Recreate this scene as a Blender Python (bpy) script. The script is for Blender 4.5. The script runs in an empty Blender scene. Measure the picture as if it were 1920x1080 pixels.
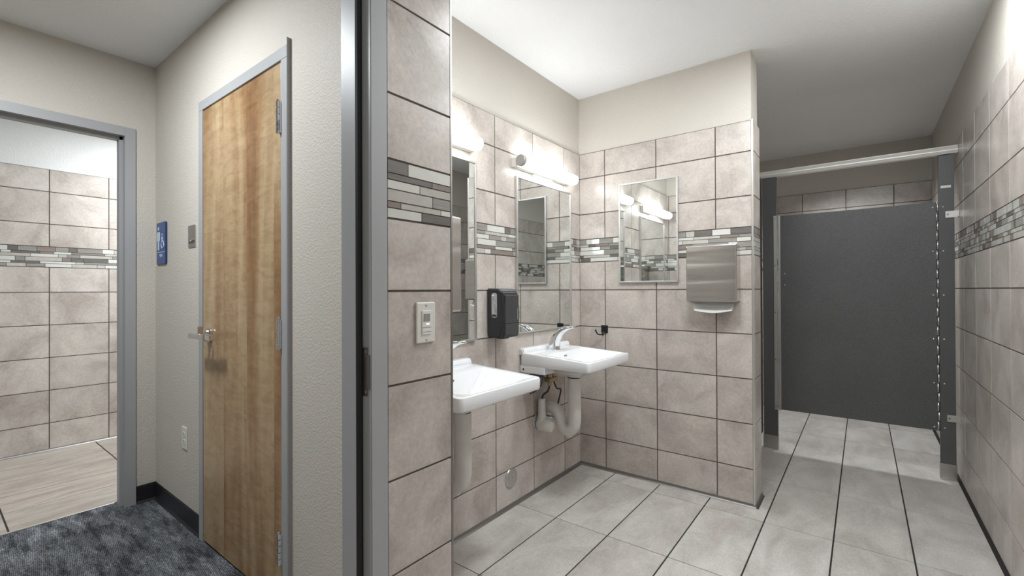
import bpy, bmesh, math, random
from mathutils import Vector, Matrix
random.seed(11)
SC = bpy.context.scene
COL = SC.collection

# ------------------------------------------------------------------ camera
H = 1.216
def setup_camera(f=858.0, yaw=37.4556, pitch=0.2688, roll=-0.2534):
    y, p, r = map(math.radians, (yaw, pitch, roll))
    F = Vector((-math.sin(y)*math.cos(p), math.cos(y)*math.cos(p), math.sin(p)))
    R = Vector((math.cos(y), math.sin(y), 0)); U = R.cross(F)
    R2 = R*math.cos(r) + U*math.sin(r); U2 = -R*math.sin(r) + U*math.cos(r)
    m = Matrix((R2, U2, -F)).transposed().to_4x4(); m.translation = (0, 0, H)
    cam = bpy.data.cameras.new('camera'); o = bpy.data.objects.new('camera', cam)
    COL.objects.link(o); o.matrix_world = m
    cam.sensor_width = 36; cam.lens = 36*f/1920; cam.clip_start = .02
    SC.camera = o
setup_camera()
SC.view_settings.view_transform = 'Standard'
SC.view_settings.look = 'None'
SC.view_settings.gamma = 1
SC.view_settings.use_curve_mapping = False
SC.view_settings.exposure = 0.0
TUBE = 18.5
# ------------------------------------------------------------------ world, ceiling lamps and added fill lamps
w = bpy.data.worlds.new('world'); SC.world = w; w.use_nodes = True
w.node_tree.nodes['Background'].inputs[0].default_value = (.8, .85, 1, 1)
w.node_tree.nodes['Background'].inputs[1].default_value = .05
def lamp(name, loc, size, watts, col=(1, .97, .93), size_y=None, rot=(0, 0, 0)):
    l = bpy.data.lights.new(name, 'AREA'); l.energy = watts; l.color = col; l.size = size
    if size_y: l.shape = 'RECTANGLE'; l.size_y = size_y
    else: l.shape = 'DISK'
    o = bpy.data.objects.new(name, l); o.location = loc; o.rotation_euler = rot; COL.objects.link(o)
    return o
COOL = (.93, .98, 1.01)
LAMPS = {'aisle_fill_lamp': ((.17, 2.42, 2.535),   .28, 18), 'room_fill_lamp': ((-.55, 1.75, 2.535), .30, 20), 'entry_wall_fill': ((.20, -.93, 1.98), .42, 5), 'hall_ceiling_lamp': ((-2.25, .10, 2.52), .24, 31),  # the aisle, room and entry wall lamps are unseen fill added for brightness
         'far_bathroom_lamp': ((-4.25, 1.45, 2.53), .35, 41), 'stall_ceiling_lamp': ((-.15, 4.70, 2.53), .25, 14)}
for k_, (p_, s_, w_) in LAMPS.items(): lamp(k_, p_, s_, w_, COOL, rot=(math.radians(72), 0, math.radians(14)) if 'wall' in k_ else (0, 0, 0)).data.spread = math.radians(115 if 'stall' in k_ else 180)

# ------------------------------------------------------------------ materials
MATS = {}
def s2l(c):
    return tuple(((x/255)/12.92 if x/255 <= .04045 else ((x/255+.055)/1.055)**2.4) for x in c)
class NT:
    def __init__(s, name):
        s.m = bpy.data.materials.new(name); s.m.use_nodes = True
        s.t = s.m.node_tree; s.b = s.t.nodes['Principled BSDF']
        MATS[name] = s.m
    def n(s, k, **kw):
        x = s.t.nodes.new(k)
        for a, v in kw.items(): setattr(x, a, v)
        return x
    def l(s, a, b): s.t.links.new(a, b)
    def tc(s, scale=(1, 1, 1), rot=(0, 0, 0)):
        c = s.n('ShaderNodeTexCoord'); m = s.n('ShaderNodeMapping')
        m.inputs['Scale'].default_value = scale; m.inputs['Rotation'].default_value = rot
        s.l(c.outputs['Object'], m.inputs['Vector']); return m.outputs[0]
    def noise(s, vec, scale, detail=4, rough=.55, dist=0):
        x = s.n('ShaderNodeTexNoise'); x.inputs['Scale'].default_value = scale
        x.inputs['Detail'].default_value = detail; x.inputs['Roughness'].default_value = rough
        x.inputs['Distortion'].default_value = dist; s.l(vec, x.inputs['Vector']); return x.outputs['Fac']
    def ramp(s, fac, stops):
        r = s.n('ShaderNodeValToRGB'); e = r.color_ramp.elements
        while len(e) < len(stops): e.new(.5)
        for q, (p, c) in zip(e, stops): q.position = p; q.color = tuple(c)+(1,)
        s.l(fac, r.inputs[0]); return r.outputs[0]
    def mix(s, fac, a, b, mode='MIX'):
        x = s.n('ShaderNodeMix', data_type='RGBA', blend_type=mode)
        for v, i in ((fac, 0), (a, 6), (b, 7)):
            if hasattr(v, 'links') or hasattr(v, 'is_linked'): s.l(v, x.inputs[i])
            elif i == 0: x.inputs[0].default_value = v
            else: x.inputs[i].default_value = tuple(v)+(1,)
        return x.outputs[2]
    def math(s, op, a, b):
        x = s.n('ShaderNodeMath', operation=op)
        for v, i in ((a, 0), (b, 1)):
            if hasattr(v, 'is_linked'): s.l(v, x.inputs[i])
            else: x.inputs[i].default_value = v
        return x.outputs[0]
    def attr(s, name):
        x = s.n('ShaderNodeAttribute'); x.attribute_name = name; return x.outputs['Fac']
    def bump(s, h, strength, dist=.002):
        x = s.n('ShaderNodeBump'); x.inputs['Strength'].default_value = strength
        x.inputs['Distance'].default_value = dist; s.l(h, x.inputs['Height']); s.l(x.outputs[0], s.b.inputs['Normal'])
    def base(s, v):
        if hasattr(v, 'is_linked'): s.l(v, s.b.inputs['Base Color'])
        else: s.b.inputs['Base Color'].default_value = tuple(v)+(1,)
    def set(s, rough=None, metal=None, spec=None, coat=None):
        if rough is not None: s.b.inputs['Roughness'].default_value = rough
        if metal is not None: s.b.inputs['Metallic'].default_value = metal
        if spec is not None: s.b.inputs['Specular IOR Level'].default_value = spec
        if coat is not None: s.b.inputs['Coat Weight'].default_value = coat

def simple(name, col, rough=.5, metal=0, spec=None, nscale=0, namt=.06, bump=0, bscale=200, coat=None):
    m = NT(name); v = m.tc()
    if nscale:
        f = m.noise(v, nscale, 3)
        m.base(m.ramp(f, [(.3, [c*(1-namt) for c in col]), (.7, [min(1, c*(1+namt)) for c in col])]))
    else: m.base(col)
    m.set(rough, metal, spec, coat)
    if bump: m.bump(m.noise(v, bscale, 2), bump)
    return m.m

def stone(name, c, amt=.14, rough=.3, vein=None, scale=5.0, spec=.5):
    m = NT(name); v = m.tc(vein or (1, 1, 1))
    t = m.attr('tint')
    off = m.n('ShaderNodeVectorMath', operation='ADD'); m.l(v, off.inputs[0])
    cm = m.n('ShaderNodeCombineXYZ'); k = m.math('MULTIPLY', t, 37.0)
    for i in range(3): m.l(k, cm.inputs[i])
    m.l(cm.outputs[0], off.inputs[1]); v = off.outputs[0]
    f = m.noise(v, scale, 6, .6, .6)
    lo = [x*(1-amt*1.25) for x in c]; hi = [min(1, x*(1+amt)) for x in c]
    lo = [lo[0]*1.02, lo[1]*.985, lo[2]*.965]
    col = m.ramp(f, [(.32, lo), (.5, c), (.68, hi)])
    g = m.noise(v, 70, 5, .75)
    col = m.mix(.42, col, m.ramp(g, [(.35, [.24]*3), (.65, [.76]*3)]), 'SOFT_LIGHT')
    tt = m.ramp(t, [(0, (.93, .915, .90)), (1, (1.0, 1.0, 1.0))])
    col = m.mix(1.0, col, tt, 'MULTIPLY')
    m.base(col); m.set(rough, 0, spec)
    m.bump(m.noise(v, 45, 4, .7), .10, .0015)
    return m.m
stone('wall_tile', s2l((193, 185, 178)), .19, .28, spec=.5)
stone('floor_tile', s2l((190, 186, 181)), .17, .42, (1.7, .8, 1), 4.0)
stone('floor_tile_far', s2l((172, 163, 154)), .22, .42, (2.4, .5, 1), 5.0)
simple('grout', s2l((92, 84, 79)), .9, nscale=60)
simple('white_joint', s2l((190, 187, 182)), .7, nscale=60)
simple('dark_joint', s2l((38, 36, 34)), .8)
simple('mosaic_white', s2l((206, 206, 199)), .12, nscale=30, namt=.03, coat=.4)
simple('mosaic_light', s2l((182, 178, 170)), .28, nscale=40, namt=.08)
def wood_mosaic(name, c):
    m = NT(name); v = m.tc((6, 6, 160))
    m.base(m.ramp(m.noise(v, 2.2, 5, .6), [(.3, [x*.75 for x in c]), (.7, [x*1.25 for x in c])])); m.set(.4)
    return m.m
wood_mosaic('mosaic_grey', s2l((142, 139, 133)))
wood_mosaic('mosaic_dark', s2l((106, 102, 97)))
wood_mosaic('mosaic_brown', s2l((132, 121, 113)))
def paint(name, c, b=.35, sc=130, rough=.55):
    m = NT(name); v = m.tc()
    m.base(m.ramp(m.noise(v, 1.5, 2), [(.3, [x*.98 for x in c]), (.7, [x*1.02 for x in c])])); m.set(rough, 0, .35)
    h = m.ramp(m.noise(v, sc, 3, .5, .4), [(.42, (0, 0, 0)), (.62, (1, 1, 1))])
    m.bump(h, b, .0022)
    return m.m
paint('beige_paint', s2l((206, 200, 191)), .38, 120)
paint('white_paint', s2l((226, 226, 224)), .28, 110)
paint('ceiling_paint', s2l((240, 241, 242)), .38, 70, .8)
simple('frame_paint', s2l((166, 167, 169)), .42, nscale=3, namt=.02, bump=.04, bscale=300)
simple('gasket', (.012, .012, .013), .6)
simple('steel', (.60, .585, .565), .27, 1, nscale=8, namt=.05)
simple('chrome', (.74, .75, .77), .06, 1)
simple('dull_metal', (.30, .29, .28), .38, 1)
simple('aluminium', (.66, .66, .63), .34, .85)
simple('rail_metal', (.74, .72, .69), .42, .35)
simple('porcelain', s2l((232, 233, 235)), .10, coat=.5)
simple('white_plastic', s2l((226, 224, 218)), .35)
simple('pipe_plastic', s2l((216, 214, 209)), .45, nscale=25, namt=.03)
simple('switch_plastic', s2l((222, 219, 212)), .35)
simple('lens_plastic', s2l((160, 160, 158)), .25)
simple('black_plastic', (.028, .028, .032), .28, nscale=30, namt=.05)
simple('charcoal_plastic', (.05, .05, .053), .34, nscale=30, namt=.05)
simple('black_iron', (.016, .016, .018), .35, .4)
simple('rubber_base', (.014, .014, .018), .42)
simple('sign_blue', s2l((32, 74, 140)), .35)
simple('sign_blue_dark', s2l((22, 44, 84)), .35)
simple('sign_white', s2l((200, 214, 228)), .45)
simple('brass', (.42, .33, .22), .35, 1)
simple('hose', (.05, .05, .055), .35, .3)
simple('valve_box', s2l((70, 78, 98)), .4)
simple('paper', s2l((232, 231, 228)), .8)
simple('soap_window', (.55, .58, .60), .08, .6)
simple('end_cap', (.42, .40, .38), .45, .3)
m = NT('brushed_steel'); v = m.tc((.6, .6, 9)); m.base((.62, .60, .575)); m.set(.24, 1)
m.bump(m.noise(v, 1.3, 2, .4, .4), .35, .02)
simple('satin_steel', (.62, .61, .60), .42, 1)
m = NT('mirror_glass'); m.base((.80, .83, .82)); m.set(.012, 1)
m = NT('tube_glow'); m.base((.9, .9, .9)); m.set(.4)
m.b.inputs['Emission Color'].default_value = (.96, .99, 1.0, 1); m.b.inputs['Emission Strength'].default_value = TUBE
m = NT('led_glow'); m.base((.9, .9, .9))
m.b.inputs['Emission Color'].default_value = (1, 1, 1, 1); m.b.inputs['Emission Strength'].default_value = 1.5
def partition():
    m = NT('partition_panel'); v = m.tc()
    f = m.noise(v, 260, 3, .7); g = m.noise(v, 3, 3)
    c = m.ramp(f, [(.3, (.062, .062, .062)), (.7, (.132, .132, .132))])
    c = m.mix(.35, c, m.ramp(g, [(.3, (.4,)*3), (.7, (.6,)*3)]), 'OVERLAY')
    m.base(c); m.set(.42); m.bump(f, .12, .001)
partition()
def birch():
    m = NT('birch_veneer')
    sep = m.n('ShaderNodeSeparateXYZ'); c = m.n('ShaderNodeTexCoord'); m.l(c.outputs['Object'], sep.inputs[0])
    # veneer leaves of unequal width across the slab
    fl = m.math('FLOOR', m.math('MULTIPLY', m.math('ADD', sep.outputs['X'], 2.062), 4.18), 0)
    wn = m.n('ShaderNodeTexWhiteNoise', noise_dimensions='1D'); m.l(fl, wn.inputs['W'])
    off = m.n('ShaderNodeCombineXYZ'); m.l(m.math('MULTIPLY', wn.outputs['Value'], 9), off.inputs[0])
    m.l(m.math('MULTIPLY', wn.outputs['Value'], 5), off.inputs[2])
    add = m.n('ShaderNodeVectorMath', operation='ADD'); m.l(c.outputs['Object'], add.inputs[0]); m.l(off.outputs[0], add.inputs[1])
    def mp(sc, ry=0):
        q = m.n('ShaderNodeMapping'); q.inputs['Scale'].default_value = sc; q.inputs['Rotation'].default_value = (0, ry, 0)
        m.l(add.outputs[0], q.inputs['Vector']); return q.outputs[0]
    big = m.noise(mp((3.6, 1, .42)), 1.1, 4, .55, 1.4)
    fig = m.noise(mp((9, 1, 26), .8), 1.0, 5, .65, 1.0)
    fine = m.noise(mp((260, 1, 5)), 1, 3, .6)
    col = m.ramp(big, [(.28, s2l((116, 78, 48))), (.44, s2l((152, 118, 82))), (.70, s2l((184, 160, 126)))])
    col = m.mix(.75, col, m.ramp(fig, [(.35, (.34,)*3), (.65, (.66,)*3)]), 'SOFT_LIGHT')
    col = m.mix(.22, col, m.ramp(fine, [(.3, (.38,)*3), (.7, (.62,)*3)]), 'SOFT_LIGHT')
    tone = m.ramp(wn.outputs['Value'], [(0, (.84, .82, .78)), (1, (1.05, 1.05, 1.03))])
    m.base(m.mix(1, col, tone, 'MULTIPLY')); m.set(.30, 0, .5)
birch()
def carpet():
    m = NT('carpet_pile'); c = m.n('ShaderNodeTexCoord')
    def mp(sc, rz):
        q = m.n('ShaderNodeMapping'); q.inputs['Scale'].default_value = sc; q.inputs['Rotation'].default_value = (0, 0, rz)
        m.l(c.outputs['Object'], q.inputs['Vector']); return q.outputs[0]
    # woven patches: streaks along x broken by slanting edges
    big = m.noise(mp((2.4, 10, 1), .25), 1.6, 6, .72, .3)
    big2 = m.noise(mp((3.4, 13, 1), -.55), 1.5, 6, .72, .3)
    f = m.math('MULTIPLY', m.math('ADD', big, big2), .5)
    patch = m.ramp(f, [(.42, s2l((70, 72, 76))), (.465, s2l((92, 94, 98))), (.49, s2l((108, 111, 115))), (.535, s2l((112, 115, 120))), (.55, s2l((134, 138, 144)))])
    wv = m.n('ShaderNodeTexWave'); wv.inputs['Scale'].default_value = 52; wv.inputs['Distortion'].default_value = 2.2
    wv.inputs['Detail Scale'].default_value = 5; wv.bands_direction = 'Y'; m.l(mp((1, 1, 1), .12), wv.inputs['Vector'])
    fn = m.noise(mp((110, 230, 150), .1), 1, 4, .85)
    col = m.mix(.7, patch, m.ramp(wv.outputs['Fac'], [(.15, (.18,)*3), (.8, (.66,)*3)]), 'OVERLAY')
    col = m.mix(.9, col, m.ramp(fn, [(.40, (.08,)*3), (.62, (.95,)*3)]), 'OVERLAY')
    m.base(col); m.set(.95, 0, .1)
    m.bump(m.math('ADD', wv.outputs['Fac'], fn), .5, .003)
carpet()

# ------------------------------------------------------------------ mesh helpers (world coordinates)
def BM(): return bmesh.new()
def setmat(faces, i, smooth=False):
    for f in faces: f.material_index = i; f.smooth = smooth
def box(bm, x0, x1, y0, y1, z0, z1, bev=0, mi=0, seg=2):
    x0, x1 = sorted((x0, x1)); y0, y1 = sorted((y0, y1)); z0, z1 = sorted((z0, z1))
    before = set(bm.faces)
    vs = [bm.verts.new(p) for p in ((x0,y0,z0),(x1,y0,z0),(x1,y1,z0),(x0,y1,z0),(x0,y0,z1),(x1,y0,z1),(x1,y1,z1),(x0,y1,z1))]
    fs = [bm.faces.new([vs[i] for i in q]) for q in ((3,2,1,0),(4,5,6,7),(0,1,5,4),(1,2,6,5),(2,3,7,6),(3,0,4,7))]
    if bev:
        es = list({e for f in fs for e in f.edges})
        bmesh.ops.bevel(bm, geom=es, offset=bev, segments=seg, profile=.5, affect='EDGES')
    setmat([f for f in bm.faces if f not in before], mi)
def frame_to(d):
    d = Vector(d).normalized(); a = Vector((0, 0, 1)) if abs(d.z) < .95 else Vector((1, 0, 0))
    u = d.cross(a).normalized(); return u, d.cross(u).normalized(), d
def tube(bm, pts, r, n=14, cap=True, mi=0, smooth=True):
    pts = [Vector(p) for p in pts]; rs = r if isinstance(r, (list, tuple)) else [r]*len(pts)
    rings = []; u = None
    for i, p in enumerate(pts):
        d = (pts[min(i+1, len(pts)-1)] - pts[max(i-1, 0)]).normalized()
        if u is None: u, v, _ = frame_to(d)
        else:
            u = (u - d*u.dot(d)).normalized(); v = d.cross(u)
        rings.append([bm.verts.new(p + (u*math.cos(2*math.pi*k/n) + v*math.sin(2*math.pi*k/n))*rs[i]) for k in range(n)])
    fs = []
    for a, b in zip(rings, rings[1:]):
        for k in range(n): fs.append(bm.faces.new((a[k], a[(k+1) % n], b[(k+1) % n], b[k])))
    setmat(fs, mi, smooth)
    if cap: setmat([bm.faces.new(rings[0][::-1]), bm.faces.new(rings[-1])], mi)
def cyl(bm, c, axis, r, h, n=24, mi=0):   # chamfered cylinder starting at c, running h along axis
    c = Vector(c); a = Vector(axis).normalized(); e = min(r, h)*.12
    tube(bm, [c, c+a*e, c+a*(h-e), c+a*h], [r-e, r, r, r-e], n, True, mi, smooth=False)
def smoothpath(pts, sub=6):
    out = []; P = [Vector(p) for p in pts]; P = [P[0]] + P + [P[-1]]
    for i in range(1, len(P)-2):
        a, b, c, d = P[i-1:i+3]
        for k in range(sub):
            t = k/sub
            out.append(.5*((2*b) + (c-a)*t + (2*a-5*b+4*c-d)*t*t + (3*b-a-3*c+d)*t**3))
    out.append(P[-2]); return out
def rrect(cx, cy, hx, hy, r, z, n=5):
    pts = []
    for sx, sy, a0 in ((1, 1, 0), (-1, 1, 90), (-1, -1, 180), (1, -1, 270)):
        for k in range(n+1):
            a = math.radians(a0 + 90*k/n)
            pts.append((cx+sx*(hx-r)+r*math.cos(a), cy+sy*(hy-r)+r*math.sin(a), z(cx+sx*(hx-r)+r*math.cos(a)) if callable(z) else z))
    return pts
def loft(bm, loops, cap0=False, cap1=False, mi=0, smooth=True):
    L = [[bm.verts.new(p) for p in lp] for lp in loops]; n = len(L[0]); fs = []
    for a, b in zip(L, L[1:]):
        for k in range(n): fs.append(bm.faces.new((a[k], a[(k+1) % n], b[(k+1) % n], b[k])))
    if cap0: fs.append(bm.faces.new(L[0][::-1]))
    if cap1: fs.append(bm.faces.new(L[-1]))
    setmat(fs, mi, smooth)
def prism(bm, poly, a, b, axis, mi=0, smooth=False):
    """poly: 2-D outline; extruded from a to b along axis ('x','y','z')"""
    def P(p, t): return {'x': (t, p[0], p[1]), 'y': (p[0], t, p[1]), 'z': (p[0], p[1], t)}[axis]
    A = [bm.verts.new(P(p, a)) for p in poly]; B = [bm.verts.new(P(p, b)) for p in poly]
    fs = [bm.faces.new((A[i], A[(i+1) % len(A)], B[(i+1) % len(A)], B[i])) for i in range(len(A))]
    fs += [bm.faces.new(A[::-1]), bm.faces.new(B)]
    setmat(fs, mi, smooth)
def wpos(o):
    p = Vector((0, 0, 0))
    while o: p += o.location; o = o.parent
    return p
def obj(name, bm, mats, parent=None, loc=None, recalc=True, **props):
    """link bm (world coordinates) as one mesh object, its origin at loc or at its parent's origin"""
    if recalc: bmesh.ops.recalc_face_normals(bm, faces=bm.faces)
    L = wpos(parent) if parent else Vector(loc or (0, 0, 0))
    bm.transform(Matrix.Translation(-L))
    me = bpy.data.meshes.new(name); bm.to_mesh(me); bm.free()
    for mm in (mats if isinstance(mats, (list, tuple)) else [mats]): me.materials.append(MATS[mm])
    o = bpy.data.objects.new(name, me); COL.objects.link(o)
    if parent: o.parent = parent
    else: o.location = L
    for k, v in props.items(): o[k] = v
    return o
def struct(name, bm, mats, **kw): return obj(name, bm, mats, kind='structure', **kw)
def thing(name, label, cat, loc, group=None, kind=None):
    o = bpy.data.objects.new(name, None); COL.objects.link(o); o.location = loc; o.empty_display_size = .05
    if kind: o['kind'] = kind
    if label: o['label'] = label; o['category'] = cat
    if group: o['group'] = group
    return o
def copy_tree(o, delta, parent=None, **props):
    c = o.copy(); COL.objects.link(c)
    if parent: c.parent = parent
    else: c.location = o.location + Vector(delta)
    for k, v in props.items(): c[k] = v
    for ch in list(o.children): copy_tree(ch, delta, c)
    return c
def text(body, size, depth, matname, parent, M, name='lettering'):
    cu = bpy.data.curves.new('t', 'FONT'); cu.body = body; cu.size = size; cu.extrude = depth
    cu.align_x = 'CENTER'; cu.align_y = 'CENTER'
    t = bpy.data.objects.new('t', cu); COL.objects.link(t); bpy.context.view_layer.update()
    me = bpy.data.meshes.new_from_object(t.evaluated_get(bpy.context.evaluated_depsgraph_get()))
    bpy.data.objects.remove(t); me.transform(Matrix.Translation(-wpos(parent)) @ M)
    me.materials.clear(); me.materials.append(MATS[matname])
    o = bpy.data.objects.new(name, me); COL.objects.link(o); o.parent = parent
    return o

# ------------------------------------------------------------------ tiled walls
ZR = [.211-.251, .211, .462, .713, .964, 1.215, 1.408]          # joints below the mosaic band
ZU = [1.565, 1.740, 1.989, 2.162]
MZ0, MZ1, ZT = 1.408, 1.565, 2.162
HC, HH = 2.555, 2.5405
WALL_M = ['wall_tile', 'grout', 'mosaic_white', 'mosaic_light', 'mosaic_grey', 'mosaic_dark', 'mosaic_brown', 'beige_paint', 'dull_metal', 'white_joint', 'white_paint']
def mapper(axis, pos, sgn):
    # (u, depth out of the wall, z) -> world
    if axis == 'x': return lambda u, d, z: (pos + sgn*d, u, z)
    return lambda u, d, z: (u, pos + sgn*d, z)
def slab(bm, M, u0, u1, z0, z1, d, inset, mi, layer, tint):
    A = [bm.verts.new(M(u, -.006, z)) for u, z in ((u0, z0), (u1, z0), (u1, z1), (u0, z1))]
    e = min(inset, (u1-u0)*.3, (z1-z0)*.3)
    B = [bm.verts.new(M(u, d, z)) for u, z in ((u0+e, z0+e), (u1-e, z0+e), (u1-e, z1-e), (u0+e, z1-e))]
    fs = [bm.faces.new((A[i], A[(i+1) % 4], B[(i+1) % 4], B[i])) for i in range(4)] + [bm.faces.new(B)]
    for f in fs: f.material_index = mi; f[layer] = tint
MROWS = [.036, .018, .025, .033, .018, .027]
STRIP_PIECES = [[(0, .30, 5), (.30, 1, 2)], [(0, .68, 5), (.68, 1, 6)], [(0, .48, 2), (.48, 1, 3)],
                [(0, .69, 3), (.69, 1, 4)], [(0, .19, 6), (.19, .83, 3), (.83, 1, 2)], [(0, .51, 2), (.51, 1, 5)]]
def tile_wall(name, axis, pos, sgn, regions, j0, pitch, thick=.1, top=HC, g=.0022, paint=True, pieces=None,
              grout=1, link=True, seed=1, mscale=1.0, setback=.008, paint_mi=7, bm=None, pe=(0, 0), extra=None):
    """regions: (u0, u1, z0) tiled stretches rising from z0 to the tile top; grout slab behind, paint above"""
    rnd = random.Random(seed)
    own = bm is None
    bm = bm or BM(); layer = bm.faces.layers.float.get('tint') or bm.faces.layers.float.new('tint')
    M = mapper(axis, pos, sgn)
    def wbox(u0, u1, d0, d1, z0, z1, mi):
        a = M(u0, d0, z0); b = M(u1, d1, z1); box(bm, a[0], b[0], a[1], b[1], a[2], b[2], 0, mi)
    for (u0, u1, zb) in regions:
        if zb < ZT: wbox(u0, u1, -thick, -.0025, zb, ZT, grout)
        if paint: wbox(u0-pe[0], u1+pe[1], -thick, -setback, max(ZT, zb), top, paint_mi)
        js = [u0] + [j0+pitch*k for k in range(-60, 60) if u0+.004 < j0+pitch*k < u1-.004] + [u1]
        for zs in (ZR, ZU):
            for za, zb2 in zip(zs, zs[1:]):
                za2 = max(za, zb)
                if zb2 - za2 < .01: continue
                for ua, ub in zip(js, js[1:]):
                    slab(bm, M, ua+g*(ua > u0), ub-g*(ub < u1), za2+g, zb2-g, 0, .0012, 0, layer, rnd.random())
        if zb < MZ0:
            z = MZ1 - .001
            for ri, h in enumerate(MROWS):
                zt, z = z, z-h*(MZ1-MZ0-.002)/sum(MROWS)
                if pieces: P = [(u0+(u1-u0)*a, u0+(u1-u0)*b, m) for a, b, m in pieces[ri]]
                else:
                    P = []; u = u0 - rnd.random()*.12*mscale; last = 0
                    while u < u1:
                        ln = rnd.choice((.05, .075, .10, .15, .20))*mscale; m = rnd.choice((2, 2, 2, 3, 3, 4, 4, 5, 6))
                        if m == last: m = rnd.choice((2, 3, 4, 5))
                        last = m; P.append((max(u, u0), min(u+ln, u1), m)); u += ln
                for a, b, m in P:
                    if b-a > .004: slab(bm, M, a+.0008, b-.0008, z+.0009, zt-.0009, 0, .0006, m, layer, rnd.random())
    if extra: extra(bm, wbox)
    if own and link: return struct(name, bm, WALL_M)
    return bm

# sink wall, stub wall, entry wall strip and return, right wall, far stall wall
tile_wall('wall_left', 'x', -1.572, 1, [(.994, 2.836, 0)], 1.905, .358, seed=3, pe=(.01, .01))
bm = tile_wall('', 'y', 2.836, -1, [(-1.572, -.489, 0)], -1.380, .3515, thick=.19, link=False, seed=5, pe=(.012, 0))
tile_wall('', 'x', -.477, 1, [(2.846, 3.026, 0)], 0, 9, thick=.012, bm=bm, seed=6, paint=False)
tile_wall('', 'y', 3.035, 1, [(-.70, -.489, 0)], 0, 9, thick=.012, bm=bm, seed=7, paint=False)
struct('wall_back', bm, WALL_M)
# chase behind the stub wall and the wider stall beyond it
bm = tile_wall('', 'x', -.640, 1, [(3.036, 3.94, 0)], 3.3, .358, thick=.60, link=False, seed=8)
tile_wall('', 'y', 3.95, 1, [(-1.31, -.66, 0)], -.8, .358, thick=.1, bm=bm, seed=9)
struct('wall_chase', bm, WALL_M)
tile_wall('wall_stall_left', 'x', -1.30, 1, [(3.95, 5.40, 0)], 4.2, .358, seed=10, pe=(.01, .01))
tile_wall('wall_far', 'y', 5.40, -1, [(-1.38, .481, 0)], -.121, .3515, seed=12, pe=(.012, .012))
def vjoint(bm, wbox):  # thin white strips along the vertical joints of the right wall
    for k in range(-12, 9):
        u = 2.735 + .3588*k
        if -1.0 < u < 5.35:
            for zs in (ZR, ZU):
                for za, zb in zip(zs, zs[1:]): wbox(u-.0018, u+.0018, -.004, -.0006, max(za, 0)+.002, zb-.002, 9)
tile_wall('wall_right', 'x', .481, -1, [(-1.0, 5.40, 0)], 2.735, .3588, seed=14, mscale=.55, extra=vjoint, pe=(.01, .01))
# entry wall with the door opening, and the return beside the sinks
bm = tile_wall('', 'x', -.989, 1, [(.755, .986, 0)], 0, 9, thick=.10, link=False, seed=16, pieces=STRIP_PIECES)
tile_wall('', 'x', -.989, 1, [(-1.0, -.275, 0)], -.5, .358, thick=.10, bm=bm, seed=17)
tile_wall('', 'x', -.989, 1, [(-.275, .755, 2.147)], -.5, .358, thick=.10, bm=bm, seed=17)
box(bm, -1.105, -1.088, -2.0, -.275, 0, HC, 0, 7); box(bm, -1.105, -1.088, .755, .99, 0, HC, 0, 7); box(bm, -1.105, -1.088, -.275, .755, 2.147, HC, 0, 7)
struct('wall_entry', bm, WALL_M)
tile_wall('wall_return', 'y', .994, 1, [(-1.572, -.997, 0)], -1.2, .358, thick=.05, seed=18, pe=(.012, 0))
tile_wall('wall_near', 'y', -1.0, 1, [(-.989, .481, 0)], -.5, .358, seed=19)
# hallway walls (painted) and the bathroom across the hall
bm = BM(); box(bm, -2.552, -1.760, .8955, .943, 0, 2.12, 0, 0)
for a, b, z0, z1 in ((-3.435, -2.560, 0, HC), (-1.752, -1.088, 0, HC), (-2.560, -1.752, 2.102, HC)): box(bm, a, b, .8655, .944, z0, z1, 0, 0)
struct('wall_hall_side', bm, ['beige_paint'])
bm = BM()
for a, b, z0, z1 in ((.765, .8655, 0, HC), (-2.0, -.245, 0, HC), (-.245, .765, 2.14, HC)): box(bm, -3.427, -3.315, a, b, z0, z1, 0, 0)
struct('wall_hall_end', bm, ['beige_paint'])
bm = BM(); box(bm, -3.427, -1.088, -2.1, -2.0, 0, HC); struct('wall_hall_near', bm, ['beige_paint'])
tile_wall('wall_far_bathroom', 'x', -4.966, 1, [(-1.2, 2.4, 0)], .630, .350, seed=33, paint_mi=10, top=HC)
bm = BM(); box(bm, -5.05, -3.427, 2.4, 2.5, 0, HC); struct('wall_far_bathroom_side', bm, ['white_paint'])
bm = BM(); box(bm, -5.05, -3.427, -1.3, -1.2, 0, HC); struct('wall_far_bathroom_near', bm, ['white_paint'])
bm = BM(); box(bm, -3.445, -3.4275, .77, 2.4, 0, HC); box(bm, -3.445, -3.4275, -1.2, -.25, 0, HC); struct('wall_far_bathroom_front', bm, ['white_paint'])

# ------------------------------------------------------------------ floors, ceilings
def tile_floor(name, xs, ys, x0, x1, y0, y1, gx, gy, mat, seed):
    """gx: half width of the joints between columns, gy: between rows"""
    rnd = random.Random(seed); bm = BM(); layer = bm.faces.layers.float.new('tint')
    box(bm, x0, x1, y0, y1, -.08, -.0022, 0, 1)
    xs, ys = sorted(xs), sorted(ys)
    X = [x0] + [x for x in xs if x0+.01 < x < x1-.01] + [x1]; Y = [y0] + [y for y in ys if y0+.01 < y < y1-.01] + [y1]
    M = lambda u, d, v: (u, v, d)
    for xa, xb in zip(X, X[1:]):
        for ya, yb in zip(Y, Y[1:]):
            slab(bm, M, xa+gx, xb-gx, ya+gy, yb-gy, 0, .001, 0, layer, rnd.random())
    return struct(name, bm, [mat, 'dark_joint'])
tile_floor('floor', [-.4165+.2971*k for k in range(-5, 5)], [2.6954+.6128*k for k in range(-7, 6)], -1.572, .481, -1.0, 5.40, .0026, .0011, 'floor_tile', 4)
tile_floor('floor', [-3.75-.302*k for k in range(5)], [.894+.603*k for k in range(-5, 4)], -4.966, -3.435, -1.2, 2.4, .0017, .0030, 'floor_tile_far', 5)
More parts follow.
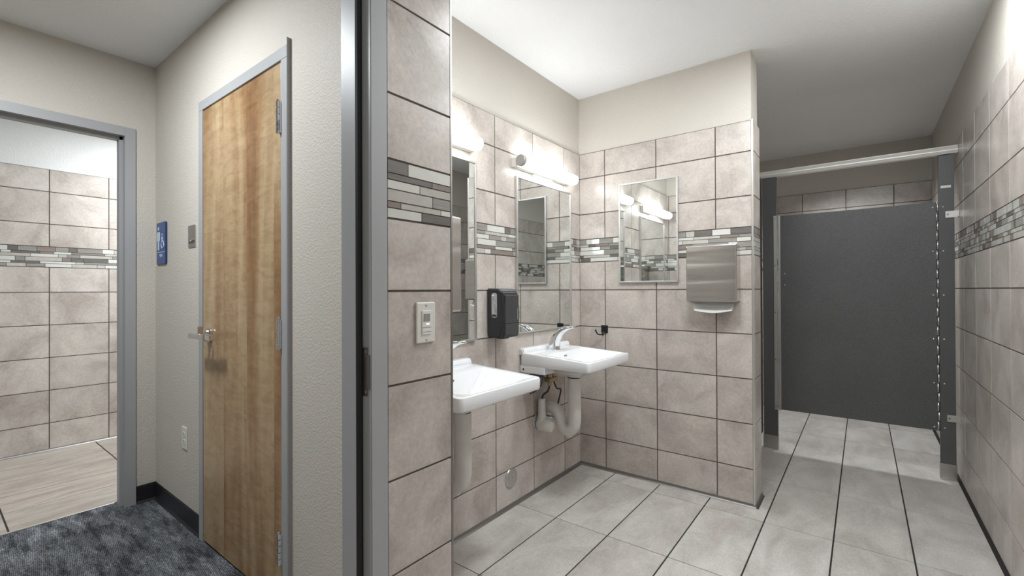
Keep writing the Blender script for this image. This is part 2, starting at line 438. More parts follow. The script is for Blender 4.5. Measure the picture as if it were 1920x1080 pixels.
bm = BM(); box(bm, -3.433, -1.05, -2.0, .8655, -.06, -.001); struct('floor', bm, ['carpet_pile'])
bm = BM(); box(bm, -1.70, .58, -1.1, 5.5, HC, HC+.05); struct('ceiling', bm, ['ceiling_paint'])
bm = BM(); box(bm, -3.427, -1.09, -2.0, .8655, HH, HH+.012); struct('ceiling', bm, ['ceiling_paint'])
bm = BM(); box(bm, -5.05, -3.36, -1.3, 2.5, HC, HC+.05); struct('ceiling', bm, ['ceiling_paint'])

# ------------------------------------------------------------------ trims
def cove(name, axis, pos, sgn, u0, u1, hgt=.020, mat='dull_metal', r=.013):
    bm = BM(); n = 6
    prof = [(0, 0), (r, 0)] + [(r-r*math.sin(math.pi/2*k/n), hgt-hgt*math.cos(math.pi/2*k/n)+.001) for k in range(1, n+1)]
    if axis == 'x': prism(bm, [(pos+sgn*d, z) for d, z in prof], u0, u1, 'y')
    else:
        prism(bm, [(pos+sgn*d, z) for d, z in prof], u0, u1, 'x')
    return struct(name, bm, [mat])
cove('trim_1', 'x', -1.572, 1, .994, 2.836)
cove('trim_2', 'y', 2.836, -1, -1.572, -.474)
cove('trim_3', 'x', -.476, 1, 2.83, 3.04)
cove('trim_4', 'x', .481, -1, -1.0, 5.40, mat='dark_joint', hgt=.018)
cove('trim_5', 'x', -4.966, 1, -1.2, 2.4, mat='dull_metal', hgt=.014)
cove('trim_6', 'y', 5.40, -1, -1.38, .481)
cove('trim_7', 'x', -.640, 1, 3.04, 3.94)
def vtrim(n, x0, x1, y0, y1, mat='aluminium', z1=ZT+.003):
    bm = BM(); box(bm, x0, x1, y0, y1, 0, z1, .001); struct('trim_%d' % n, bm, [mat])
vtrim(8, -.998, -.9885, .9862, .9945, 'dull_metal')           # metal edge of the entry strip
vtrim(9, -.489, -.4785, 2.8355, 2.846, 'aluminium')            # metal edge of the stub wall
vtrim(10, -.489, -.4785, 3.026, 3.036, 'dull_metal')
bm = BM(); box(bm, -3.440, -3.424, -.21, .70, -.002, .004, .0015); struct('trim_11', bm, ['aluminium'])
bm = BM(); box(bm, -1.06, -1.045, -.22, .70, -.002, .004, .0015); struct('trim_12', bm, ['aluminium'])
def vinyl(name, pts_y, axis, pos, u0, u1, sgn):
    prof = [(0, 0), (.014, 0), (.012, .004), (.007, .012), (.005, .09), (.003, .099), (0, .0995)]
    bm = BM()
    if axis == 'y': prism(bm, [(pos+sgn*d, z) for d, z in prof], u0, u1, 'x')
    else: prism(bm, [(pos+sgn*d, z) for d, z in prof], u0, u1, 'y')
    struct(name, bm, ['rubber_base'])
vinyl('baseboard_hall_side', 0, 'y', .8655, -3.315, -2.597, -1)
vinyl('baseboard_hall_side', 0, 'y', .8655, -1.714, -1.119, -1)
vinyl('baseboard_hall_end', 0, 'x', -3.315, .773, .8655, 1)
vinyl('baseboard_hall_end', 0, 'x', -3.315, -2.0, -.26, 1)

# ------------------------------------------------------------------ door frames and the closet door
def jamb_frame(name, xa, xb, y0, y1, ztop, cas=.051, stop=.016, rb=.042, sw=.052, mat='frame_paint'):
    """hollow metal frame through a wall lying between x=xb and x=xa; clear opening y0..y1, height ztop"""
    t = thing(name, None, None, ((xa+xb)/2, (y0+y1)/2, 0), kind='structure')
    s = 1 if xa > xb else -1
    def prof(y, q):      # q=+1: jamb on the +y side
        X = [xa, xa, xa-s*rb, xa-s*rb, xa-s*(rb+sw), xa-s*(rb+sw), xb, xb]
        Y = [y+q*cas, y, y, y-q*stop, y-q*stop, y, y, y+q*cas]
        return list(zip(X, Y))
    for y, q in ((y1, 1), (y0, -1)):
        bm = BM(); prism(bm, prof(y, q), 0, ztop+cas, 'z'); bmesh.ops.bevel(bm, geom=[e for e in bm.edges if abs(e.verts[0].co.z-e.verts[1].co.z) > 1], offset=.0016, segments=2, affect='EDGES')
        obj('jamb', bm, ['frame_paint'], t)
    bm = BM(); prism(bm, [(x, z) for x, z in prof(ztop, 1)], y0-.0, y1+.0, 'y'); obj('head', bm, ['frame_paint'], t)
    return t
bm_t = jamb_frame('door_2', -.985, -1.118, -.222, .701, 2.10)
bm = BM(); prism(bm, [(-1.0275, .7005), (-1.0275, .6855), (-1.021, .687), (-1.0185, .694), (-1.021, .7005)], 0, 2.085, 'z'); obj('gasket', bm, ['gasket'], bm_t)
# strike plate with two screws
bm = BM()
prism(bm, [(-1.0215, .948), (-.9985, .948), (-.9985, .966), (-.9905, .966), (-.9905, 1.053), (-.9985, 1.053), (-.9985, 1.071), (-1.0215, 1.071)], .6985, .7025, 'y')
sp = obj('strike_plate', bm, ['dull_metal'], bm_t)
for z in (.958, 1.061):
    bm = BM(); cyl(bm, (-1.009, .6987, z), (0, -1, 0), .0042, .0015, 16); cyl(bm, (-1.009, .6973, z), (0, -1, 0), .0016, .0004, 8, mi=1); obj('screw', bm, ['chrome', 'dark_joint'], sp)
f3 = jamb_frame('door_3', -3.303, -3.447, -.205, .721, 2.098, cas=.050, stop=.016, rb=.042, sw=.052)

cd = thing('door_1', None, None, (-2.155, .853, 0), kind='structure')
bm = BM(); box(bm, -2.5445, -1.7665, .853, .894, .012, 2.094, .0015); slab_o = obj('door_slab', bm, ['birch_veneer'], cd)
bm = BM()
for a, b in ((-2.596, -2.549), (-1.762, -1.717)): box(bm, a, b, .850, .90, 0, 2.100, .002)
obj('frame_side', bm, ['frame_paint'], cd)
bm = BM(); box(bm, -2.596, -1.717, .850, .90, 2.100, 2.147, .002); obj('frame_head', bm, ['frame_paint'], cd)
bm = BM(); box(bm, -2.55, -1.76, .888, .91, 0, 2.1, 0); obj('door_stop', bm, ['gasket'], cd)
bm = BM(); prism(bm, [(-1.7168, 0), (-1.7145, 0), (-1.7145, 2.168), (-1.7158, 2.175), (-1.7168, 2.170)], .851, .8655, 'y'); obj('filler_strip', bm, ['frame_paint'], cd)
for z0, z1 in ((1.816, 1.942), (.992, 1.113), (.173, .296)):
    bm = BM()
    cuts = [z0+(z1-z0)*k/5 for k in range(6)]
    for a, b in zip(cuts, cuts[1:]): tube(bm, [(-1.768, .8435, a+.0006), (-1.768, .8435, a+.002), (-1.768, .8435, b-.002), (-1.768, .8435, b-.0006)], [.0072, .0078, .0078, .0072], 14, smooth=False)
    cyl(bm, (-1.768, .8435, z1), (0, 0, 1), .0055, .006, 12)
    box(bm, -1.7605, -1.757, .845, .8515, z0+.004, z1-.004, .0005)
    obj('hinge', bm, ['chrome'], cd)
# lever handle
lh = BM(); cyl(lh, (-2.460, .853, 1.012), (0, -1, 0), .034, .010, 32); cyl(lh, (-2.460, .843, 1.012), (0, -1, 0), .027, .014, 28)
tube(lh, [(-2.460, .832, 1.012), (-2.460, .79, 1.012)], .012, 16)
handle = obj('lever_set', lh, ['chrome'], cd)
bm = BM(); box(bm, -2.505, -2.330, .776, .796, .998, 1.024, .004, seg=3); box(bm, -2.340, -2.322, .776, .800, .994, 1.028, .004); box(bm, -2.326, -2.262, .780, .798, 1.000, 1.026, .003); obj('lever', bm, ['chrome'], handle)
bm = BM(); box(bm, -2.420, -2.406, .786, .806, 1.020, 1.056, .003); obj('thumb_turn', bm, ['chrome'], handle)

# ------------------------------------------------------------------ things on the hallway wall
t = thing('restroom_sign', 'blue restroom sign with white man and wheelchair symbols on beige hall wall', 'sign', (-3.188, .8655, 1.37))
def rounded_plate(x0, x1, z0, z1, ya, yb, r, mats, name, parent):
    bm = BM(); prism(bm, [(p[0], p[1]) for p in rrect((x0+x1)/2, (z0+z1)/2, (x1-x0)/2, (z1-z0)/2, r, 0)], ya, yb, 'y'); return obj(name, bm, mats, parent)
rounded_plate(-3.270, -3.108, 1.372, 1.613, .8655, .8590, .012, ['sign_blue_dark'], 'backing_plate', t)
rounded_plate(-3.266, -3.116, 1.377, 1.609, .8590, .8578, .009, ['sign_blue'], 'face_plate', t)
bm = BM(); yA, yB = .8580, .8566
cyl(bm, (-3.232, yA, 1.578), (0, -1, 0), .011, .0014, 20)
prism(bm, [(-3.254, 1.560), (-3.210, 1.560), (-3.206, 1.553), (-3.206, 1.508), (-3.216, 1.508), (-3.218, 1.540), (-3.220, 1.540), (-3.220, 1.455), (-3.230, 1.455), (-3.231, 1.503), (-3.233, 1.503), (-3.234, 1.455), (-3.244, 1.455), (-3.244, 1.540), (-3.246, 1.540), (-3.248, 1.508), (-3.258, 1.508), (-3.258, 1.553)], yA, yB, 'y')
obj('man_symbol', bm, ['sign_white'], t)
bm = BM(); cyl(bm, (-3.168, yA, 1.541), (0, -1, 0), .0065, .0014, 16)
y = .8573
tube(bm, [(-3.168, y, 1.530), (-3.166, y, 1.505), (-3.148, y, 1.503), (-3.139, y, 1.478), (-3.132, y, 1.481)], .0028, 8)
tube(bm, [(-3.167, y, 1.518), (-3.150, y, 1.518)], .0024, 8)
tube(bm, [(-3.162+.021*math.cos(math.radians(a)), y, 1.484+.021*math.sin(math.radians(a))) for a in range(120, 341, 20)], .0024, 8)
obj('wheelchair_symbol', bm, ['sign_white'], t)
bm = BM(); box(bm, -3.258, -3.124, yB, yA, 1.4405, 1.4435); obj('divider_line', bm, ['sign_white'], t)
RX = Matrix.Rotation(math.pi/2, 4, 'X')
text('MEN', .026, .0006, 'sign_white', t, Matrix.Translation((-3.191, .8574, 1.421)) @ RX)
t = thing('room_plate', 'small brushed metal room number plate left of the wooden door', 'sign', (-2.725, .8655, 1.44))
rounded_plate(-2.776, -2.674, 1.442, 1.556, .8655, .8620, .008, ['steel'], 'plate', t)
text('A102', .032, .0010, 'dull_metal', t, Matrix.Translation((-2.725, .8612, 1.473)) @ RX)
t = thing('power_outlet', 'white duplex power outlet low on beige wall left of wooden door', 'outlet', (-2.832, .8655, .39))
bm = BM(); box(bm, -2.868, -2.796, .8655, .8600, .390, .505, .002); obj('cover_plate', bm, ['switch_plastic'], t)
for zc in (.428, .467):
    bm = BM(); prism(bm, [(p[0], p[1]) for p in rrect(-2.832, zc, .0165, .014, .008, 0)], .8605, .8585, 'y')
    for dx in (-.006, .006): box(bm, -2.832+dx-.0012, -2.832+dx+.0012, .8588, .8582, zc-.001, zc+.008, 0, 1)
    cyl(bm, (-2.832, .8587, zc-.007), (0, -1, 0), .0026, .0006, 10, mi=1)
    obj('receptacle', bm, ['white_plastic', 'dark_joint'], t)
bm = BM(); cyl(bm, (-2.832, .8603, .4475), (0, -1, 0), .003, .0012, 12); obj('screw', bm, ['dull_metal'], t)

# occupancy switch on the tiled entry strip
t = thing('light_switch', 'white wall switch with motion sensor on the tiled strip beside door frame', 'switch', (-.989, .8815, 1.068))
bm = BM(); box(bm, -.989, -.982, .847, .916, 1.068, 1.183, .003); obj('cover_plate', bm, ['switch_plastic'], t)
bm = BM(); box(bm, -.983, -.9795, .8650, .8985, 1.092, 1.159, .001); sw = obj('rocker', bm, ['white_plastic'], t)
bm = BM(); box(bm, -.981, -.9782, .8700, .8940, 1.129, 1.151, .001)
for k in range(6): box(bm, -.9783, -.9779, .8715+.0038*k, .8725+.0038*k, 1.130, 1.150)
obj('sensor_lens', bm, ['lens_plastic'], sw)
bm = BM(); box(bm, -.9800, -.9785, .880, .890, 1.120, 1.1225); obj('indicator_light', bm, ['led_glow'], sw)
bm = BM(); box(bm, -.9797, -.9790, .8655, .8980, 1.1115, 1.1125); box(bm, -.9797, -.9790, .8655, .8980, 1.099, 1.100); obj('button_line', bm, ['dull_metal'], sw)
for z in (1.077, 1.174):
    bm = BM()
    for dy in (-.0022, .0022): cyl(bm, (-.9822, .8815+dy, z), (1, 0, 0), .0014, .0008, 8)
    box(bm, -.9822, -.9813, .8785, .8845, z-.0035, z-.0028); obj('screw', bm, ['dull_metal'], t)

# ------------------------------------------------------------------ mirrors
def mirror(label, axis, pos, sgn, u0, u1, z0, z1, fw=.010, dep=.018):
    M = mapper(axis, pos, sgn)
    t = thing('wall_mirror', label, 'mirror', M((u0+u1)/2, 0, z0), group='framed wall mirrors')
    bm = BM()
    def b(ua, ub, za, zb, d0=0, d1=dep):
        p, q = M(ua, d0, za), M(ub, d1, zb); box(bm, p[0], q[0], p[1], q[1], p[2], q[2], .0012)
    b(u0, u0+fw, z0, z1); b(u1-fw, u1, z0, z1); b(u0+fw, u1-fw, z0, z0+fw); b(u0+fw, u1-fw, z1-fw, z1)
    obj('frame', bm, ['satin_steel'], t)
    bm = BM(); p, q = M(u0+fw-.001, .002, z0+fw-.001), M(u1-fw+.001, dep-.005, z1-fw+.001); box(bm, p[0], q[0], p[1], q[1], p[2], q[2]); obj('glass', bm, ['mirror_glass'], t)
    return t
mirror('tall framed mirror on the sink wall, nearest the camera above the near sink', 'x', -1.572, 1, 1.127, 1.736, .962, 1.868)
mirror('tall framed mirror over the far sink beside the room corner', 'x', -1.572, 1, 2.080, 2.690, .965, 1.868)
mirror('small framed mirror on the back wall left of the towel dispenser', 'y', 2.836, -1, -1.273, -.888, 1.261, 1.908)

# ------------------------------------------------------------------ light bars
def light_bar(yc, label):
    t = thing('light_bar', label, 'wall light', (-1.572, yc, 1.94), group='glowing light bars over the sinks')
    L = .305; r = .033; x = -1.512; z = 1.942
    bm = BM(); box(bm, -1.572, -1.538, yc-L, yc+L, z-.030, z+.022, .002); box(bm, -1.572, -1.560, yc-.10, yc+.11, z-.072, z-.030, .002); obj('mounting_channel', bm, ['white_plastic'], t)
    bm = BM(); n = 28
    tube(bm, [(x, yc-L+.022, z), (x, yc+L-.004, z)], r-.001, n); obj('diffuser_tube', bm, ['tube_glow'], t)
    bm = BM(); tube(bm, [(x, yc-L, z), (x, yc-L+.004, z), (x, yc-L+.022, z)], [r-.004, r, r], n); obj('end_cap', bm, ['end_cap'], t, label='grey rounded end cap')
    return t
light_bar(1.405, 'glowing white light bar above the near mirror, mostly hidden by the entry wall')
light_bar(2.355, 'glowing white light bar above the far mirror near the corner')

# ------------------------------------------------------------------ sinks
def sink(yc, label):
    t = thing('wall_sink', label, 'sink', (-1.572, yc, .78), group='white wall hung sinks')
    X0, X1, W = -1.572, -1.124, .258
    zt = lambda x: .857 - (x-X0)/(X1-X0)*.024
    cx, hx = (X0+X1)/2, (X1-X0)/2
    bm = BM(); n = 6
    # basin opening sits towards the front, its floor low and towards the back
    ox, ohx, ohy = -1.283, .137, .220
    bx_, bhx, bhy = -1.345, .038, .075
    loops = [rrect(cx, yc, hx*.30, W*.35, .02, .715, n), rrect(cx, yc, hx*.62, W*.62, .03, .745, n), rrect(cx, yc, hx-.016, W-.016, .02, .7775, n), rrect(cx, yc, hx-.003, W-.003, .022, .7815, n), rrect(cx, yc, hx, W, .022, .788, n),
             rrect(cx, yc, hx, W, .022, lambda x: zt(x)-.006, n), rrect(cx, yc, hx-.002, W-.002, .022, lambda x: zt(x)-.0015, n), rrect(cx, yc, hx-.006, W-.006, .018, zt, n),
             rrect(ox, yc, ohx+.006, ohy+.006, .03, zt, n), rrect(ox, yc, ohx, ohy, .03, lambda x: zt(x)-.003, n)]
    for q in (.12, .5, .9, 1):
        lp = []
        for a, b in zip(rrect(ox, yc, ohx-.004, ohy-.004, .03, 0, n), rrect(bx_, yc, bhx, bhy, .03, 0, n)):
            x, y = a[0]*(1-q)+b[0]*q, a[1]*(1-q)+b[1]*q
            lp.append((x, y, .842-.105*(q**.85)))
        loops.append(lp)
    loft(bm, loops, True, True)
    basin = obj('basin', bm, ['porcelain'], t)
    for f in basin.data.polygons: f.use_smooth = True
    basin.data.set_sharp_from_angle(angle=math.radians(32))
    bm = BM()     # raised back ledge with rounded ends
    prof = [(-1.572, .845), (-1.541, .845), (-1.541, .862), (-1.545, .874), (-1.552, .879), (-1.572, .881)]
    prism(bm, prof, yc-W-.003, yc+W+.003, 'y'); bmesh.ops.bevel(bm, geom=[e for e in bm.edges if abs(e.verts[0].co.y-e.verts[1].co.y) < .001 and e.verts[0].co.z > .86 and e.verts[1].co.z > .86], offset=.006, segments=3, affect='EDGES')
    obj('back_ledge', bm, ['porcelain'], t)
    bm = BM(); box(bm, -1.5715, -1.40, yc-W+.001, yc+W-.001, .742, .785, .006, seg=3)
    obj('wall_bracket', bm, ['porcelain'], t)
    bm = BM(); cyl(bm, (-1.545, yc-W+.0012, .763), (0, -1, 0), .0055, .0015, 12); obj('screw', bm, ['dark_joint'], t)
    bm = BM(); prism(bm, rrect(yc-.01, .816, .014, .0045, .0044, 0), -1.4215, -1.4140, 'x') if False else None
    bm2 = BM()
    prism(bm2, [(p[0], p[1]) for p in rrect(yc-.012, .824, .015, .005, .0049, 0)], -1.424, -1.4095, 'x'); obj('overflow_slot', bm2, ['dull_metal'], t)
    bm.free()
    bm = BM(); cyl(bm, (-1.345, yc, .7375), (0, 0, 1), .022, .003, 24); cyl(bm, (-1.345, yc, .7400), (0, 0, 1), .010, .002, 16, mi=1); obj('drain', bm, ['chrome', 'dark_joint'], t)
    # faucet: leaning arched spout
    P = smoothpath([(-1.500, yc, .853), (-1.497, yc, .880), (-1.488, yc, .912), (-1.468, yc, .945), (-1.436, yc, .972), (-1.395, yc, .988), (-1.352, yc, .994)], 4)
    bm = BM(); N = len(P); rings = []
    for i, p in enumerate(P):
        q = i/(N-1); d = (P[min(i+1, N-1)]-P[max(i-1, 0)]).normalized(); nrm = Vector((-d.z, 0, d.x))
        hw = .029*(1-q)+.024*q; ht = .034*(1-q)**.9+.0045
        rings.append([bm.verts.new(p + Vector((0, 1, 0))*hw*math.copysign(abs(math.cos(a))**.6, math.cos(a)) + nrm*ht*math.copysign(abs(math.sin(a))**.75, math.sin(a))) for a in [2*math.pi*k/20 for k in range(20)]])
    fs = []
    for a, b in zip(rings, rings[1:]):
        for k in range(20): fs.append(bm.faces.new((a[k], a[(k+1) % 20], b[(k+1) % 20], b[k])))
    fs += [bm.faces.new(rings[0][::-1]), bm.faces.new(rings[-1])]; setmat(fs, 0, True)
    cyl(bm, (-1.500, yc, .852), (0, 0, 1), .031, .006, 28)
    fa = obj('faucet', bm, ['chrome'], t)
    for z, x in ((.880, -1.4705), (.893, -1.467)):
        bm = BM(); cyl(bm, (x-.004, yc-.010, z), (1, -.3, 0), .0035, .004, 12); obj('sensor_eye', bm, ['black_plastic'], fa)
    # trap with white cover, stop valve cover, valve and hoses
    bm = BM()
    path = smoothpath([(-1.360, yc, .780), (-1.360, yc, .60), (-1.360, yc, .435), (-1.377, yc, .393), (-1.412, yc, .378), (-1.443, yc, .402), (-1.457, yc, .445), (-1.480, yc, .484), (-1.520, yc, .497), (-1.5715, yc, .497)], 5)
    tube(bm, path, [.0385 if p.z > .43 and p.x > -1.37 else .036 for p in path], 20)
    cyl(bm, (-1.398, yc, .362), (0, 0, -1), .018, .026, 20)
    tr = obj('drain_trap', bm, ['pipe_plastic'], t)
    bm = BM(); tube(bm, [(-1.360, yc, .696), (-1.360, yc, .701)], .0392, 24); obj('cover_joint', bm, ['dark_joint'], tr)
    yv = yc-.085
    bm = BM(); tube(bm, smoothpath([(-1.535, yv, .565), (-1.535, yv, .50), (-1.535, yv, .45), (-1.535, yv, .415)], 3), [.021, .0215, .022, .0225, .023, .025, .027, .030, .034, .036], 18)
    tube(bm, [(-1.560, yv, .412), (-1.548, yv, .412), (-1.50, yv, .408), (-1.470, yv, .404)], [.030, .036, .036, .032], 20)
    vc = obj('valve_cover', bm, ['pipe_plastic'], t)
    bm = BM(); cyl(bm, (-1.4715, yv, .404), (1, 0, -.05), .029, .006, 24); obj('cap', bm, ['white_plastic'], vc)
    for dy in (-.085, .045):
        bm = BM(); cyl(bm, (-1.572, yc+dy, .425), (1, 0, 0), .046, .010, 28); obj('escutcheon', bm, ['chrome'], t)
    bm = BM(); tube(bm, [(-1.571, yc+.045, .425), (-1.50, yc+.045, .425)], .012, 14); tube(bm, [(-1.505, yc+.045, .425), (-1.505, yc+.045, .50)], .010, 14); box(bm, -1.52, -1.49, yc+.03, yc+.06, .41, .44, .004); obj('stop_valve', bm, ['chrome'], t)
    bm = BM(); box(bm, -1.545, -1.500, yc-.045, yc+.045, .655, .682, .004); cyl(bm, (-1.52, yc-.02, .68), (0, 0, 1), .016, .03, 6); cyl(bm, (-1.52, yc+.022, .68), (0, 0, 1), .014, .03, 6); cyl(bm, (-1.52, yc-.02, .655), (0, 0, -1), .013, .022, 6)
    obj('mixing_valve', bm, ['brass'], t, label='brass mixing valve')
    bm = BM()
    for dy, r_ in ((-.02, .011), (.022, .010)):
        tube(bm, [(-1.52, yc+dy, .705), (-1.515, yc+dy, .78)], r_*.8, 12)
        for k in range(5): cyl(bm, (-1.52, yc+dy, .712+.012*k), (0, 0, 1), r_, .006, 12)
    obj('connector', bm, ['chrome'], t)
    bm = BM()
    tube(bm, smoothpath([(-1.52, yc-.02, .635), (-1.525, yc-.035, .60), (-1.532, yc-.07, .585), (-1.535, yv, .56)], 5), .006, 10)
    tube(bm, smoothpath([(-1.52, yc+.022, .66), (-1.50, yc+.03, .61), (-1.49, yc+.06, .60), (-1.50, yc+.055, .54), (-1.505, yc+.045, .495)], 5), .005, 10)
    tube(bm, smoothpath([(-1.54, yc-.06, .70), (-1.55, yc-.07, .64), (-1.56, yc-.12, .61), (-1.569, yc-.16, .60)], 5), .003, 8)
    obj('supply_hose', bm, ['hose'], t)
    bm = BM(); box(bm, -1.5715, -1.535, yc-.115, yc-.055, .685, .755, .008, seg=3); obj('sensor_box', bm, ['valve_box'], t)
    return t
sink(1.423, 'white square wall hung sink nearest the camera, partly cut off by entry wall')
sink(2.378, 'white square wall hung sink beside the room corner with exposed plumbing')

# ------------------------------------------------------------------ dispensers, hook, cleanout
def towel_dispenser(label, plabel, axis, pos, sgn, u0, u1, z0=1.145, z1=1.466, dep=.106, paper=True):
    M = mapper(axis, pos, sgn)
    t = thing('paper_towel_dispenser', label, 'towel dispenser', M((u0+u1)/2, 0, z0), group='steel paper towel dispensers')
    def b(bm, ua, ub, d0, d1, za, zb, bev=.002, mi=0):
        p, q = M(ua, d0, za), M(ub, d1, zb); box(bm, p[0], q[0], p[1], q[1], p[2], q[2], bev, mi)
    bm = BM(); b(bm, u0+.004, u1-.004, 0, .072, z0+.004, z1-.002, .003); obj('body', bm, ['steel'], t)
    bm = BM(); b(bm, u0, u1, .076, dep, z0, z1, .006); b(bm, u0+.006, u1-.006, .070, .078, z0+.006, z1-.004, 0); obj('front_cover', bm, ['brushed_steel'], t)
    bm = BM(); b(bm, u0+.003, u1-.003, .071, .0775, z0+.003, z1-.003, 0); obj('cover_gap', bm, ['dark_joint'], t)
    bm = BM(); b(bm, u0+.02, u1-.02, .02, .095, z0-.006, z0+.004, .002); obj('slot_lip', bm, ['dull_metal'], t)
    if paper:
        bm = BM(); n = 14; A = []
        for k in range(n+1):
            u = u0+.025+(u1-u0-.055)*k/n; sag = math.sin(math.pi*k/n)
            for (d, z) in ((.030, z0+.002), (.050-.004*sag, z0-.034), (.082, z0-.050-.014*sag), (.083, z0-.0485-.014*sag), (.051-.004*sag, z0-.032), (.031, z0+.002)):
                A.append(bm.verts.new(M(u+(.012 if k == 0 and d > .07 else 0), d, z)))
        for k in range(n):
            for j in range(6):
                bm.faces.new((A[k*6+j], A[k*6+(j+1) % 6], A[(k+1)*6+(j+1) % 6], A[(k+1)*6+j]))
        bm.faces.new(A[:6]); bm.faces.new(A[-6:][::-1])
        for f in bm.faces: f.smooth = False
        p = obj('paper_towel', bm, ['paper'], None, loc=M((u0+u1)/2, .05, z0-.04)); p['label'] = plabel; p['category'] = 'paper towel'
    return t
towel_dispenser('brushed steel paper towel dispenser on the back wall right of small mirror', 'white paper towel hanging out under the steel dispenser', 'y', 2.836, -1, -.815, -.545)
towel_dispenser('steel paper towel dispenser edge showing behind the tiled entry strip, before near mirror', '', 'y', .994, 1, -1.362, -1.090, dep=.146-.0, paper=False)

t = thing('soap_dispenser', 'black soap dispenser with clear side window mounted between the two tall mirrors', 'soap dispenser', (-1.572, 1.90, .965))
ya, yb = 1.834, 1.966
prof = [(-1.572, .968), (-1.470, .968), (-1.459, .978), (-1.458, 1.10), (-1.461, 1.175), (-1.470, 1.208), (-1.492, 1.223), (-1.572, 1.226)]
bm = BM(); prism(bm, prof, ya, yb, 'y'); bmesh.ops.bevel(bm, geom=list(bm.edges), offset=.0055, segments=3, affect='EDGES'); obj('body', bm, ['black_plastic'], t)
bm = BM(); box(bm, -1.4600, -1.4555, ya+.012, yb-.008, 1.045, 1.190, .002); box(bm, -1.4600, -1.4560, ya+.012, yb-.008, .985, 1.040, .002); obj('front_cover', bm, ['charcoal_plastic'], t)
bm = BM(); prism(bm, [(-1.495, .967), (-1.488, .967), (-1.468, 1.030), (-1.471, 1.032)], ya-.0008, ya+.004, 'y'); obj('cover_seam', bm, ['dark_joint'], t)
bm = BM(); prism(bm, [(p[0], p[1]) for p in rrect(-1.521, 1.137, .018, .064, .012, 0)], ya-.0015, ya+.004, 'y'); wn_ = obj('window', bm, ['soap_window'], t)
bm = BM(); tube(bm, smoothpath([(-1.530, ya-.0015, 1.19), (-1.518, ya-.0025, 1.15), (-1.508, ya-.0015, 1.09)], 5), .004, 8); box(bm, -1.536, -1.506, ya-.002, ya+.001, 1.078, 1.090, .001, 1); obj('soap_bag', bm, ['chrome', 'black_plastic'], wn_)
bm = BM(); box(bm, -1.4558, -1.4550, 1.947, 1.951, 1.06, 1.12); obj('printed_label', bm, ['lens_plastic'], t)
bm = BM(); box(bm, -1.540, -1.490, 1.87, 1.92, .960, .970, .003); obj('nozzle', bm, ['black_plastic'], t)

t = thing('coat_hook', 'black iron coat hook with square plate on the tiled back wall beside the sink', 'hook', (-1.385, 2.836, .92))
bm = BM(); box(bm, -1.408, -1.361, 2.836, 2.829, .925, .976, .002); box(bm, -1.400, -1.369, 2.830, 2.826, .933, .968, .003); cyl(bm, (-1.3845, 2.828, .958), (0, -1, 0), .004, .003, 10); obj('plate', bm, ['black_iron'], t)
bm = BM(); tube(bm, smoothpath([(-1.390, 2.829, .934), (-1.393, 2.815, .917), (-1.402, 2.795, .915), (-1.411, 2.780, .922), (-1.417, 2.768, .940)], 5), .0042, 12); bmesh.ops.create_uvsphere(bm, u_segments=14, v_segments=10, radius=.0068, matrix=Matrix.Translation((-1.417, 2.767, .944))); obj('hook_arm', bm, ['black_iron'], t)
bm = BM(); tube(bm, smoothpath([(-1.386, 2.829, .930), (-1.386, 2.818, .915), (-1.386, 2.806, .913), (-1.386, 2.800, .922)], 4), .0038, 10); obj('lower_hook', bm, ['black_iron'], t)
t = thing('cleanout_cover', 'round steel cleanout cover low on the sink wall tiles', 'pipe cover', (-1.572, 2.032, .113))
bm = BM(); tube(bm, [(-1.572, 2.032, .166), (-1.568, 2.032, .166), (-1.564, 2.032, .166), (-1.5635, 2.032, .166)], [.053, .053, .050, .046], 40, smooth=False); obj('disc', bm, ['steel'], t)
bm = BM(); cyl(bm, (-1.5637, 2.032, .166), (1, 0, 0), .007, .002, 16); cyl(bm, (-1.5618, 2.032, .166), (1, 0, 0), .0025, .0006, 8, mi=1); obj('screw', bm, ['chrome', 'dark_joint'], t)

# ------------------------------------------------------------------ toilet partition
YP = 3.98
t = thing('toilet_partition', 'charcoal toilet stall front with closed door under a pale metal headrail', 'toilet partition', (-.07, YP, 0))
bm = BM(); box(bm, -.6385, .4795, YP-.012, YP+.030, 2.066, 2.116, .002); prism(bm, [(YP-.012, 2.066), (YP-.019, 2.084), (YP-.019, 2.090), (YP-.012, 2.112)], -.6385, .4795, 'x'); obj('headrail', bm, ['rail_metal'], t)
def pilaster(x0, x1):
    bm = BM(); box(bm, x0, x1, YP, YP+.026, .0, 2.075, .0015); p = obj('pilaster', bm, ['partition_panel'], t)
    bm = BM(); box(bm, x0-.003, x1+.003, YP-.005, YP+.031, .0, .103, .001); obj('floor_shoe', bm, ['steel'], p)
    return p
pilaster(-.610, -.515); pr = pilaster(.388, .462)
bm = BM(); box(bm, -.508, .378, YP+.002, YP+.024, .305, 1.768, .0015); d = obj('stall_door', bm, ['partition_panel'], t)
bm = BM(); box(bm, -.506, -.492, YP-.004, YP+.026, .300, 1.770, .001); obj('edge_strip', bm, ['aluminium'], d)
bm = BM(); box(bm, -.536, -.515, YP-.005, YP+.001, .300, 1.772, .001)
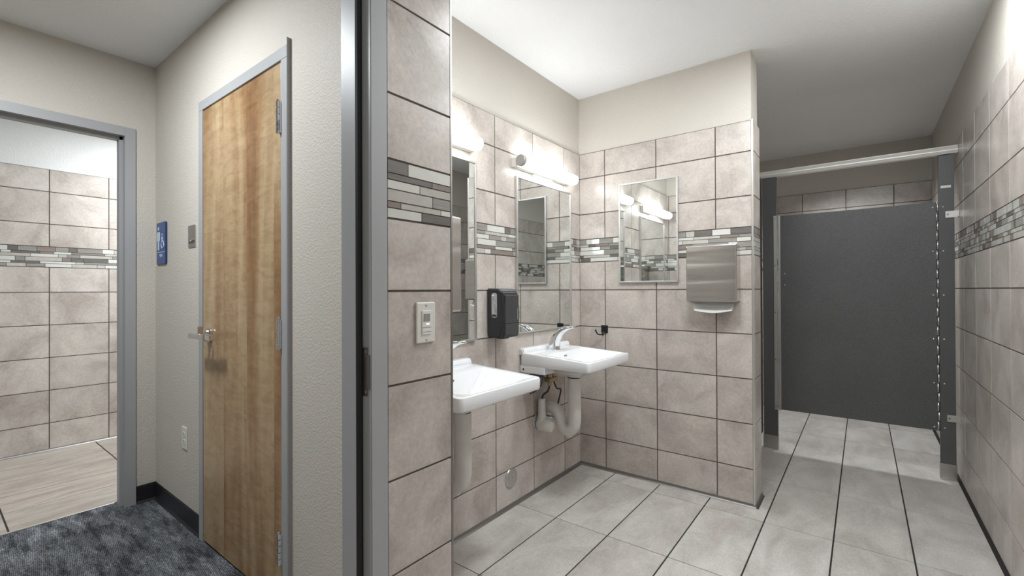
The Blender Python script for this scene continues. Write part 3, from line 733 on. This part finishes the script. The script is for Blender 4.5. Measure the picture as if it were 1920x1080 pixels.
for k in range(5): cyl(bm, (-.5265, YP-.005, .325+.356*k), (0, -1, 0), .0045, .002, 10, mi=1)
obj('strike_strip', bm, ['aluminium', 'dull_metal'], t)
bm = BM(); n = 24; dz = (1.765-.305)/n
for k in range(n):
    x = .3800 + (.0032 if k % 2 else 0)
    tube(bm, [(x, YP-.003, .305+dz*k+.002), (x, YP-.003, .305+dz*(k+1)-.002)], .0048, 10)
box(bm, .3765, .3885, YP, YP+.008, .305, 1.765, 0, 1)
obj('piano_hinge', bm, ['aluminium', 'dark_joint'], d)
for k in range(6):
    z = .327+.2815*k
    for x, par in ((.361, d), (.410, pr)):
        bm = BM(); tube(bm, [(x, YP+.0015, z), (x, YP-.0015, z), (x, YP-.0035, z)], [.0062, .0056, .002], 14); obj('rivet', bm, ['aluminium'], par)
for z in (1.330, 1.245):
    bm = BM(); tube(bm, [(-.466, YP+.0025, z), (-.466, YP-.0015, z), (-.466, YP-.003, z)], [.006, .0055, .002], 12); obj('rivet', bm, ['aluminium'], d)
for z in (1.662, .372):
    bm = BM(); box(bm, .420, .4805, YP-.006, YP+.0005, z, z+.042, .001); box(bm, .474, .4805, YP-.034, YP-.004, z, z+.042, .001); cyl(bm, (.431, YP-.0058, z+.021), (0, -1, 0), .0055, .002, 12, mi=1); obj('wall_bracket', bm, ['aluminium', 'dull_metal'], t)
bm = BM(); box(bm, .399, .447, YP-.0015, YP+.0005, 1.853, 1.869, 0); obj('sticker', bm, ['white_plastic'], t)
t = thing('privacy_panel', 'dark partition side panel with pale edge strip, seen just past the wall end', 'toilet partition', (-.63, 3.72, .12))
bm = BM(); box(bm, -.6398, -.614, 3.50, YP-.002, .118, 2.064, .0015); obj('panel', bm, ['partition_panel'], t)
bm = BM(); box(bm, -.614, -.600, 3.50, 3.53, .30, 1.775, .001); obj('edge_strip', bm, ['aluminium'], t)
for z in (1.62, .46):
    bm = BM(); cyl(bm, (-.6145, 3.80, z), (1, 0, 0), .010, .012, 14); obj('bolt', bm, ['chrome'], t)
